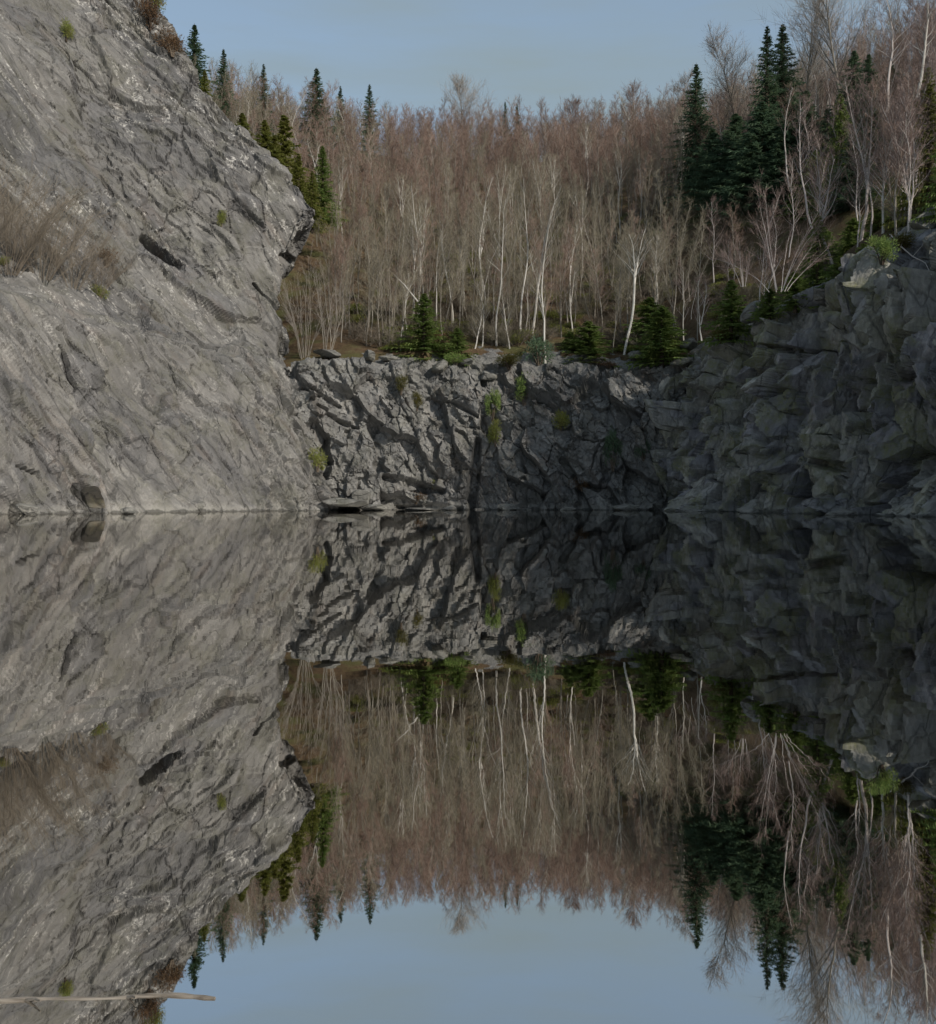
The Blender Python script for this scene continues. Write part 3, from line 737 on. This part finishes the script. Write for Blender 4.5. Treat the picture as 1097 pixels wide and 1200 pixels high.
for a in [('d', 228, 27, 118, None, .95, 'tall dark spruce on the skyline right behind the slab crest'),
          ('d', 195, 24, 116, None, .7, 'thin dark spruce half hidden by the slab crest at the sky'),
          ('d', 262, 56, 124, None, .7, 'slim dark spruce on the skyline, next downhill from the tall one by the slab crest'),
          ('d', 309, 74, 135, None, .7, 'small pointed dark spruce standing alone on the left skyline'),
          ('d', 371, 79, 140, None, 1.0, 'broad dark green spruce, the boldest on the left half of the skyline'),
          ('d', 399, 100, 150, None, .7, 'small dull spruce just right of the broad one on the skyline'),
          ('d', 433, 98, 150, None, .75, 'lone dull spruce poking from the bare skyline left of the big round crown'),
          ('d', 592, 118, 160, None, .6, 'dull small spruce right of the big round crown on the skyline'),
          ('d', 606, 120, 161, None, .6, 'dull small spruce, second right of the big round crown on the skyline'),
          ('y', 333, 133, 98, 262, .95, 'yellow green spruce with a pointed top behind the slab nose'),
          ('y', 310, 140, 97, 225, 1.1, 'broad yellow green spruce left of the pointed one behind the slab'),
          ('y', 350, 180, 95, 262, .95, 'olive green spruce lowest behind the slab nose'),
          ('g', 378, 170, 96, 262, .8, 'green spruce right of the slab nose'),
          ('y', 284, 132, 99, 200, 1.2, 'yellow green spruce peeking over the slab crest halfway up'),
          ('y', 366, 200, 93, 270, .8, 'short olive spruce touching the tip of the slab nose'),
          ('y', 322, 158, 96, 250, 1.0, 'shorter yellow green spruce between the pointed and the broad one behind the slab'),
          ('y', 240, 82, 104, 140, .8, 'yellowish spruce bough just over the slab crest below the tall dark spruce'),
          ('d', 816, 73, 112, None, .9, 'lone tall dark spruce left on the right hill skyline'),
          ('d', 899, 29, 98, None, .75, 'left of the twin tall dark spruces on the right hill'),
          ('d', 917, 27, 99, None, .95, 'right of the twin tall dark spruces on the right hill'),
          ('d', 1001, 58, 88, None, 1.2, 'dark broad spruce in front of the high bare crowns'),
          ('d', 1018, 62, 90, None, 1.1, 'dark spruce touching the broad one below the high bare crowns'),
          ('g', 985, 108, 82, None, .75, 'mid green spruce in the middle of the dark spruces'),
          ('d', 835, 150, 100, 236, 1.9, 'bluish dark spruce at the left end of the dark clump'),
          ('d', 862, 132, 98, 240, 1.8, 'dark spruce, second from the left in the dark clump'),
          ('d', 893, 118, 94, 245, 1.9, 'blackest broad spruce in the middle of the dark clump'),
          ('d', 928, 125, 92, 255, 1.8, 'dark spruce under the twin tall ones'),
          ('d', 952, 140, 90, 262, 1.8, 'dark spruce right of middle in the dark clump'),
          ('d', 970, 125, 88, 250, 1.1, 'dark spruce behind the Y forked birch'),
          ('d', 880, 165, 93, 262, 1.9, 'low dark spruce filling the front of the dark clump left of its middle'),
          ('d', 915, 160, 91, 268, 1.9, 'low dark spruce in front of the twin tall ones'),
          ('d', 848, 178, 97, 245, 1.6, 'short dark spruce in front of the bluish one at the left end of the clump'),
          ('d', 945, 105, 93, 240, 1.3, 'dark spruce between the twin tall ones and the mid green one'),
          ('d', 1022, 112, 84, 240, 1.5, 'dark spruce behind the two-stemmed birch'),
          ('d', 1045, 75, 90, 220, 1.3, 'high dark spruce right of the broad one under the bare crowns'),
          ('d', 1000, 150, 80, 250, 1.5, 'dark full spruce right of the mid green one'),
          ('g', 955, 175, 86, 268, 1.4, 'dull green spruce at the lower right of the dark clump'),
          ('y', 1088, 78, 56, 270, .6, 'yellowish spruce at the right picture edge'),
          ('g', 1108, 140, 47, 262, .8, 'green spruce cut by the right picture edge'),
          ('s', 857, 328, 66, 400, 1.0, 'bright green young spruce growing on the shaded wall rim'),
          ('g', 958, 247, 60, 338, .95, 'bushy green spruce on the rim right of the silvery shrub'),
          ('s', 776, 358, 75.3, 426, 1.25, 'dark round young spruce at the inner corner of the rim'),
          ('s', 536, 384, 77.4, 428, 1.2, 'small dark spruce on the back rim below the pale straight birch'),
          ('g', 497, 343, 77.4, 426, 1.5, 'green bushy spruce on the back rim, taller than its neighbours'),
          ('s', 668, 388, 78.6, 430, 1.2, 'left of the two green spruces right of the notch'),
          ('s', 690, 376, 78.2, 430, 1.6, 'broad bright green spruce right of the notch'),
          ('s', 762, 348, 79, 422, 1.3, 'dark spruce just behind the round one at the inner corner'),
          ('s', 1000, 255, 66, 300, 1.2, 'small green spruce on the slope behind the Y forked birch'),
          ('g', 1030, 215, 68, 282, 1.2, 'green spruce behind the two-stemmed birch on the right slope'),
          ('s', 968, 268, 68, 305, 1.3, 'small spruce left of the Y forked birch on the brown slope'),
          ('s', 932, 318, 58.5, 362, 1.5, 'low spreading spruce over the edge of the shaded wall'),
          ('s', 902, 338, 62, 372, 1.4, 'low spreading spruce left of the other one on the shaded wall edge'),
          ('s', 985, 300, 56, 335, 1.6, 'low dark spruce right of the bushy one on the rim'),
          ('s', 1012, 285, 54, 318, 1.4, 'low green spruce below the two-stemmed birch')]:
    spruce(*a[:6], label=a[6], k=a[1])

# ------------------------------------------------------------------ bushes on rims and ledges
BP = ('stems', 'foliage')
b_y = bush_meshes(120, 1.6, 1.1, M_MOSS, 1500, .09); b_g = bush_meshes(121, 1.6, 1.2, M_GSPRUCE, 1600, .09)
b_o = bush_meshes(122, 1.4, 1.0, M_YSPRUCE, 1300, .08); b_d = bush_meshes(123, 1.2, 1.2, M_DEAD, 1100, .08); b_k = bush_meshes(124, 1.8, 1.1, M_DSPRUCE, 1500, .09)
for px, py, Yv, ms, sc, lab in [
        (616, 470, 74.3, b_g, (1.15, .9, 1.5), 'green juniper bush hanging on the back wall below the notch'),
        (600, 434, 75.8, b_y, (2.0, 1, .65), 'yellow mossy bush on the rim left of the notch'),
        (580, 520, 73.0, b_o, (.9, .7, 1.3), 'olive bush halfway down the back wall beside the dark cleft'),
        (580, 490, 73.3, b_g, (.7, .6, 1.4), 'dark green bush above the olive one on the back wall'),
        (471, 462, 74.2, b_y, (.7, .6, .8), 'small yellow green tuft near the top of the back wall'),
        (491, 482, 73.9, b_y, (.6, .5, .8), 'small yellow green tuft below and right of the topmost one on the back wall'),
        (374, 552, 70.6, b_o, (.9, .8, 1.1), 'olive bush at the foot of the slab where it meets the back wall'),
        (655, 500, 73.6, b_o, (1.0, .7, 1.0), 'dull olive bush in the shade right of the notch'),
        (716, 548, 72.6, b_k, (.8, .7, 1.6), 'dark hanging bush low in the shaded half of the back wall'),
        (752, 535, 72.0, b_k, (.6, .6, .8), 'small dark bush right of the hanging one'),
        (505, 575, 71.9, b_o, (.5, .5, .5), 'tiny green tuft low on the back wall'),
        (680, 575, 72.0, b_d, (1.2, .8, .7), 'rust brown withered bush near the water in the shade'),
        (488, 592, 71.4, b_d, (.9, .8, .6), 'rust brown withered bush at the waterline left of the cleft'),
        (1032, 305, 50.5, b_g, (.8, .8, .8), 'bright green bush on the shaded wall rim near the right edge'),
        (1058, 292, 48.5, b_y, (1.0, .8, .5), 'mossy yellow cushion on the shaded wall rim near the right edge'),
        (846, 404, 65.5, b_y, (1.2, .9, .5), 'mossy cushion below the young spruce on the shaded wall'),
        (80, 44, 70.5, b_o, (.75, .75, 1.1), 'small olive juniper high on the sunlit slab'),
        (128, 312, 60.4, b_d, (.8, .7, .9), 'rust brown heather at the right end of the slab ledge'),
        (8, 308, 52.0, b_o, (.4, .4, .4), 'tiny green cushion on the slab ledge at the left edge'),
        (262, 262, 71.0, b_o, (.45, .4, .9), 'narrow olive tuft in a crack of the slab'),
        (120, 346, 58.5, b_o, (.8, .6, .6), 'olive heather below the ledge shrubs'),
        (175, 30, 80.0, b_d, (1.8, 1.2, 2.0), 'brown heather clump on the slab crest'),
        (205, 62, 81.0, b_d, (1.5, 1.2, 1.5), 'brown heather clump lower down the slab crest'),
        (183, 12, 82.0, b_o, (1.2, 1.0, 1.6), 'olive juniper at the top of the slab crest'),
        (535, 424, 76.5, b_g, (.9, .8, .6), 'green cushion beside the small dark spruce on the back rim'),
        (715, 428, 77.0, b_d, (1.6, 1.0, .4), 'brown leaf-covered hummock right of the broad green spruce'),
        (630, 425, 79.0, b_k, (1.3, 1.0, 1.3), 'dark green low bush behind the notch')]:
    hp = on_rock(px, py) or pt(px, py, Yv)
    if not (abs(hp.y - Yv) < 14): hp = pt(px, py, Yv)
    plant('low_bush', ms, hp, px * .37, lab, 'bush', None, sc, BP)

# ------------------------------------------------------------------ boulders
def boulder(seed, px, py, Yv, wpx, hpx, label, mat=M_BOULD):
    k = Yv / F * .5
    o = link_mesh('boulder', boulder_mesh(seed, wpx * k, wpx * k * .8, hpx * k, mat)); o.location = pt(px, py, Yv); o.rotation_euler = (0, 0, seed)
    tag(o, label, 'boulder')
for k, a in enumerate([(385, 414, 75.0, 34, 10, 'flat long slab of stone at the left end of the back rim'), (433, 416, 75.4, 15, 13, 'pale upright stone left on the back rim'),
        (456, 420, 75.8, 20, 9, 'low grey stone on the leaf litter of the back rim'), (516, 432, 75.9, 26, 16, 'big square block on the edge of the back rim'),
        (545, 424, 76.2, 18, 9, 'rounded stone beneath the short leaning birch'), (571, 440, 75.6, 17, 13, 'rounded block jutting from the back wall below the yellow bush'),
        (690, 424, 77.0, 16, 8, 'small stone at the foot of the broad green spruce'), (746, 416, 76.5, 20, 12, 'grey rounded stone left of the dark round spruce'),
        (797, 424, 73.6, 26, 14, 'pale stone on the inner corner of the rim'), (806, 404, 75.4, 24, 14, 'grey stone behind the pale one at the inner corner'),
        (882, 367, 64.0, 34, 24, 'big square mossy boulder on the rim right of the young spruce'), (965, 345, 56.5, 24, 16, 'grey block under the low spruces on the shaded wall'),
        (1080, 262, 47.5, 34, 20, 'flat mossy boulder at the right end of the shaded wall rim'), (1095, 285, 46.0, 26, 18, 'brown boulder at the right picture edge'),
        (400, 424, 75.0, 20, 10, 'dull stone right of the long flat slab'), (484, 424, 75.8, 16, 9, 'small stone under the green bushy spruce'),
        (405, 588, 69.6, 60, 12, 'long low shelf of rock at the water foot of the back wall'), (440, 594, 69.4, 34, 8, 'flat stone beside the low shelf at the water'),
        (500, 597, 70.0, 44, 5, 'thin rust-coloured flat stone at the waterline')]):
    boulder(300 + k, *a)
for k, a in enumerate([(372, 594, 70.0, 16, 9, 'small fallen block at the waterline where slab and back wall meet'), (425, 582, 70.6, 22, 14, 'angular fallen block above the low shelf of the back wall'),
        (528, 596, 70.8, 18, 8, 'small dark fallen block at the water left of the cleft'), (596, 595, 71.6, 26, 12, 'fallen block at the waterline just right of the cleft'),
        (664, 597, 71.0, 20, 9, 'low fallen block at the water in the shaded part of the back wall'), (735, 596, 70.4, 30, 13, 'fallen block near the inner corner at the water'),
        (812, 600, 62.5, 24, 9, 'low wet block at the foot of the shaded wall near the inner corner'), (880, 601, 55.0, 26, 11, 'wet block at the foot of the shaded wall, middle of three'),
        (990, 603, 47.5, 40, 14, 'broad wet block at the foot of the shaded wall toward the right edge'), (36, 598, 49.3, 34, 16, 'pale angular block at the foot of the slab near the left edge'),
        (150, 600, 51.5, 22, 9, 'low pale block at the slab waterline right of the dark boulder')]):
    boulder(360 + k, *a)
bs = MB(); bs.tube([pt(462, 322, 80.5), pt(474, 334, 80), pt(490, 354, 79.3)], [.02, .045, .06], 6)
tag(link_mesh('broken_stem', bs.mesh('broken_stem', M_WHITE)), 'broken pale stem leaning down to the right above the green bushy spruce', 'dead stem')
boulder(340, 109, 585, 49.6, 26, 26, 'dark brown boulder wedged in the hollow at the slab waterline, blackened with painted hole shade', M_DARKB)

# ------------------------------------------------------------------ stick in the foreground water
def wpt(px, py, z=0.0):
    Yv = (CAM_Z - z) * F / (py - HY); return Vector(((px - HX) / F * Yv, Yv, z))
st = MB(); rr = random.Random(9); pts, rad = [], []
for i in range(40):
    u = i / 39; Yv = 1.443 - .006 * u
    px = -260 + 512 * u; pts.append(((px - HX) / F * Yv, Yv + .007 * math.sin(u * 9) + .003 * math.sin(u * 23), -.0005 + .0015 * math.sin(u * 7))); rad.append(.0060 * (1 - .4 * u) * (1 + .2 * rr.uniform(-1, 1) + .25 * (i in (9, 22, 31))))
rad[-1] = .0022
st.tube(pts, rad, 10)
for i_, dx_ in ((22, .02), (31, .012)): st.tube([Vector(pts[i_]), Vector(pts[i_]) + Vector((dx_, -.008, .007)), Vector(pts[i_]) + Vector((dx_ * 1.6, -.018, .009))], [.003, .002, .001], 6)
t = NT('weathered_wood'); c = t.ramp(t.noise(t.coords((0, 0, 0), (6, 60, 60)), 3, 6), [(.3, (.09, .075, .06)), (.7, (.27, .24, .205))]); M_WOOD = t.done(c, .7)
root = link_mesh('floating_stick', st.mesh('floating_stick', M_WOOD)); tag(root, 'slim pale stick floating in the near water at the picture bottom', 'stick')
s2 = MB(); s2.tube([wpt(240, 1168, -.006), wpt(300, 1178, -.014), wpt(400, 1203, -.022), wpt(560, 1245, -.035)], [.004, .006, .006, .005], 8)
o = link_mesh('side_branch', s2.mesh('side_branch', M_WOOD), root)
# fallen branch on the shaded wall
fb = MB(); q_ = [on_rock(a, b) or pt(a, b, 46) for a, b in ((1042, 275), (1056, 290), (1070, 303), (1084, 314), (1095, 328))]
q_ = [v + Vector((-.12, -.15, .10)) for v in q_]
fb.tube(q_, [.035, .032, .026, .02, .01], 6); fb.tube([q_[2], q_[2] + Vector((.35, -.2, .45)), q_[2] + Vector((.55, -.3, .95))], [.018, .014, .006], 5)
fb.tube([q_[1], q_[1] + Vector((.1, -.2, .4)), q_[1] + Vector((.05, -.25, .7))], [.016, .012, .005], 5)
tag(link_mesh('fallen_branch', fb.mesh('fallen_branch', M_SILVER)), 'pale fallen branch lying down the top of the shaded wall', 'branch')

# ------------------------------------------------------------------ the birch wood
PROT = []
for k in range(4): PROT.append(('t', birch_meshes(500 + k, 9, .065, .16, 22, 7, 5, .28, (18, 42), .02, None, .012, M_GREYB, M_TAN)))
for k in range(3): PROT.append(('r', birch_meshes(520 + k, 9, .07, .20, 26, 8, 6, .25, (24, 48), .02, None, .014, M_GREYB, M_RED)))
for k in range(2): PROT.append(('w', birch_meshes(560 + k, 9.5, .075, .17, 20, 7, 5, .42, (18, 42), .03, .5 if k else None, .011, M_WHITE, M_TAN)))
for k in range(2): PROT.append(('p', birch_meshes(540 + k, 9, .075, .22, 26, 8, 6, .28, (25, 50), .03, None, .013, M_SILVER, M_PINK)))
spots = []
yy = 78.0
while yy < 178:
    sp = 1.6 + .008 * (yy - 78)
    x0, x1 = -.50 * yy, .56 * yy
    xx = x0 + rng.random() * sp
    while xx < x1:
        x, y = xx + rng.uniform(-.45, .45) * sp, yy + rng.uniform(-.5, .5) * sp
        xx += sp
        px = HX + x / y * F
        if px < 340 and y < 95: continue
        if x < -12 and y < 90: continue
        if float(basin_sd(np.array([x]), np.array([y]))[0]) < 1.2: continue
        if px > 800 and 88 < y < 104 and px < 990 and rng.random() < .5: continue
        if float(vnoise(np.array([[x / 7, y / 9, 2.5]]), 19)[0]) > .33 and rng.random() < .6: continue
        spots.append((x, y))
    yy += sp
# right-hand rim above the shaded wall
for i in range(150):
    y = rng.uniform(44, 80); x = np.interp(y, RY, RX) + 1.5 + 22 * rng.random() ** 1.3
    spots.append((float(x), y))
SEE = [(816, 112, 14, 150), (908, 98, 24, 130), (1005, 89, 30, 120), (228, 118, 12, 80), (262, 124, 8, 80), (309, 135, 8, 106), (371, 140, 14, 120), (399, 150, 8, 122), (433, 150, 9, 125),
       (345, 99, 36, 270), (497, 79, 18, 424), (536, 79, 15, 426), (682, 80, 34, 428), (776, 76, 22, 424), (857, 67, 24, 400), (958, 61, 16, 338), (1088, 57, 18, 270)]
def hides(x, y, z):
    px = HX + x / y * F; top = HY - (z + 11.0 - CAM_Z) / y * F
    for sx, sy, w, b in SEE:
        if abs(px - sx) < w and y < sy + 1 and top < b: return rng.random() < .9
    if 812 < px < 1000 and y < 101 and top < 225: return rng.random() < .84
    return False
spots = [(x, y, hz(x, y)) for x, y in spots]
spots = [s for s in spots if not hides(*s)]
low = []
for i in range(900):
    y = 77.5 + 40 * rng.random() ** 2; x = rng.uniform(-.22, .30) * y
    if float(basin_sd(np.array([x]), np.array([y]))[0]) > 1.0: low.append((x, y, hz(x, y)))
for i in range(160):
    y = rng.uniform(44, 78); x = float(np.interp(y, RY, RX)) + 1.2 + 10 * rng.random() ** 1.5; low.append((x, y, hz(x, y)))
def look(x, y):
    px = HX + x / y * F
    n = float(vnoise(np.array([[x / 14, y / 14, 0.3]]), 9)[0])
    if px > 820 and y < 105: return 'p' if rng.random() < .6 else 'r'
    if y > 118 + 22 * n: return 'w' if rng.random() < .06 else 'r'
    return 'r' if rng.random() < .22 else 'w' if rng.random() < .10 else 't'
GR = {'t': ('slender tan birch crowded on the lower slope behind the back cliff', 'tan birches on the lower slope'),
      'r': ('bare tree with reddish brown twigs scattered among the hillside birches', 'red-twigged trees on the hillside'),
      'w': ('slender white-stemmed birch among the tan trees of the hillside', 'white-stemmed birches scattered up the hillside'),
      'p': ('bare birch with pinkish twigs on the steep ground above the shaded wall', 'pink-twigged birches above the shaded wall')}
spots = [s for s in spots if -120 < HX + s[0] / s[1] * F < 1240]
spots.sort(key=lambda s: s[1])
vis = [s for s in spots if 0 < HX + s[0] / s[1] * F < 1097][:255]
vset = set(vis)
first = {}; far = []
for s in spots:
    k = look(s[0], s[1]); cand = [i for i, p in enumerate(PROT) if p[0] == k]; i = rng.choice(cand)
    hgt = rng.uniform(.62, 1.2) - .14 if s[1] > 145 else rng.uniform(.5, 1.0) + max(0, .007 * (s[1] - 100)) * (1.0 if k != 't' else .95)
    if k == 'p': hgt *= 1.05
    if s in vset:
        loc = (s[0], s[1], s[2]); rzv = rng.uniform(0, 6.28); sc = (hgt * rng.uniform(.9, 1.2),) * 2 + (hgt,)
        if i not in first: first[i] = plant('birch_tree', PROT[i][1], loc, rzv, GR[k][0], 'birch', GR[k][1], sc)
        else: recopy(first[i], loc, rzv, GR[k][0], GR[k][1], sc)
    else: far.append((s, i, hgt))

# the rest of the wood, further up, and the undergrowth: one object each whose points carry copies of the same plants
def scatter(name, label, pts, which, turn, size, sources):
    me = bpy.data.meshes.new(name); me.vertices.add(len(pts))
    me.vertices.foreach_set('co', np.array(pts, np.float32).reshape(-1))
    me.attributes.new('which', 'INT', 'POINT').data.foreach_set('value', np.array(which, np.int32))
    me.attributes.new('turn', 'FLOAT_VECTOR', 'POINT').data.foreach_set('vector', np.array(turn, np.float32).reshape(-1))
    me.attributes.new('size', 'FLOAT_VECTOR', 'POINT').data.foreach_set('vector', np.array(size, np.float32).reshape(-1))
    wo = link_mesh(name, me); tag(wo, label, None, None, 'stuff')
    ng = bpy.data.node_groups.new(name, 'GeometryNodeTree')
    ng.interface.new_socket('Geometry', in_out='INPUT', socket_type='NodeSocketGeometry')
    ng.interface.new_socket('Geometry', in_out='OUTPUT', socket_type='NodeSocketGeometry')
    N_ = ng.nodes; gi = N_.new('NodeGroupInput'); go = N_.new('NodeGroupOutput'); iop = N_.new('GeometryNodeInstanceOnPoints'); join = N_.new('GeometryNodeJoinGeometry')
    trees = []
    for src in sources:
        jj = N_.new('GeometryNodeJoinGeometry')
        for ch in src.children:
            oi = N_.new('GeometryNodeObjectInfo'); oi.inputs['Object'].default_value = ch; ng.links.new(oi.outputs['Geometry'], jj.inputs[0])
        gti = N_.new('GeometryNodeGeometryToInstance'); ng.links.new(jj.outputs[0], gti.inputs[0]); trees.append(gti)
    for gti in reversed(trees): ng.links.new(gti.outputs[0], join.inputs[0])
    iop.inputs['Pick Instance'].default_value = True
    def attr(nm, typ):
        a = N_.new('GeometryNodeInputNamedAttribute'); a.data_type = typ; a.inputs['Name'].default_value = nm; return a.outputs[0]
    ng.links.new(gi.outputs[0], iop.inputs['Points']); ng.links.new(join.outputs[0], iop.inputs['Instance'])
    ng.links.new(attr('which', 'INT'), iop.inputs['Instance Index']); ng.links.new(attr('turn', 'FLOAT_VECTOR'), iop.inputs['Rotation']); ng.links.new(attr('size', 'FLOAT_VECTOR'), iop.inputs['Scale'])
    ng.links.new(iop.outputs[0], go.inputs[0])
    md = wo.modifiers.new('scatter', 'NODES'); md.node_group = ng
order = sorted(first); remap = {i: n for n, i in enumerate(order)}
scatter('birch_wood', 'dense bare birch wood covering the upper hillside', [s for s, i, h in far], [remap.get(i, 0) for s, i, h in far],
        [(rng.gauss(0, .03), rng.gauss(0, .03), rng.uniform(0, 6.28)) for _ in far], [(h * rng.uniform(.9, 1.25), h * 1.05, h) for s, i, h in far], [first[i] for i in order])
us = [plant('bare_shrub', shrub_meshes(600, 2.0, 1.5, 16, 8, 6, r=.014), (-7.6, 78.2, hz(-7.6, 78.2)), 0, 'low brown twiggy shrub on the leaf litter left on the back rim', 'shrub', None, 1, SHP),
      plant('bare_shrub', shrub_meshes(601, 1.6, 1.4, 16, 8, 6, M_GREYB, M_TAN, r=.012), (8.6, 79.0, hz(8.6, 79.0)), 0, 'low tan twiggy shrub between the bright green spruce and the inner corner', 'shrub', None, 1, SHP),
      plant('low_bush', bush_meshes(602, 1.0, .9, M_DEAD, 700, .09), (-2.2, 78.6, hz(-2.2, 78.6)), 0, 'low brown bracken patch between the green spruce bush and the small dark spruce', 'bush', None, 1, BP),
      plant('low_bush', bush_meshes(603, 1.0, .9, M_YSPRUCE, 700, .09), (3.6, 78.8, hz(3.6, 78.8)), 0, 'low olive bush just behind the pair of white birches', 'bush', None, 1, BP)]
low = [s for s in low if not any(abs(HX + s[0] / s[1] * F - a) < w + 6 and s[1] < b + 1 for a, b, w, c in SEE)]
scatter('undergrowth', 'brown bracken, brambles and low twigs under the trees', low, [rng.choice([0, 0, 0, 1, 1, 2, 3, 3, 3]) for _ in low], [(0, 0, rng.uniform(0, 6.28)) for _ in low],
        [(rng.uniform(.6, 1.6),) * 2 + (rng.uniform(.35, 1.0),) for _ in low], us)
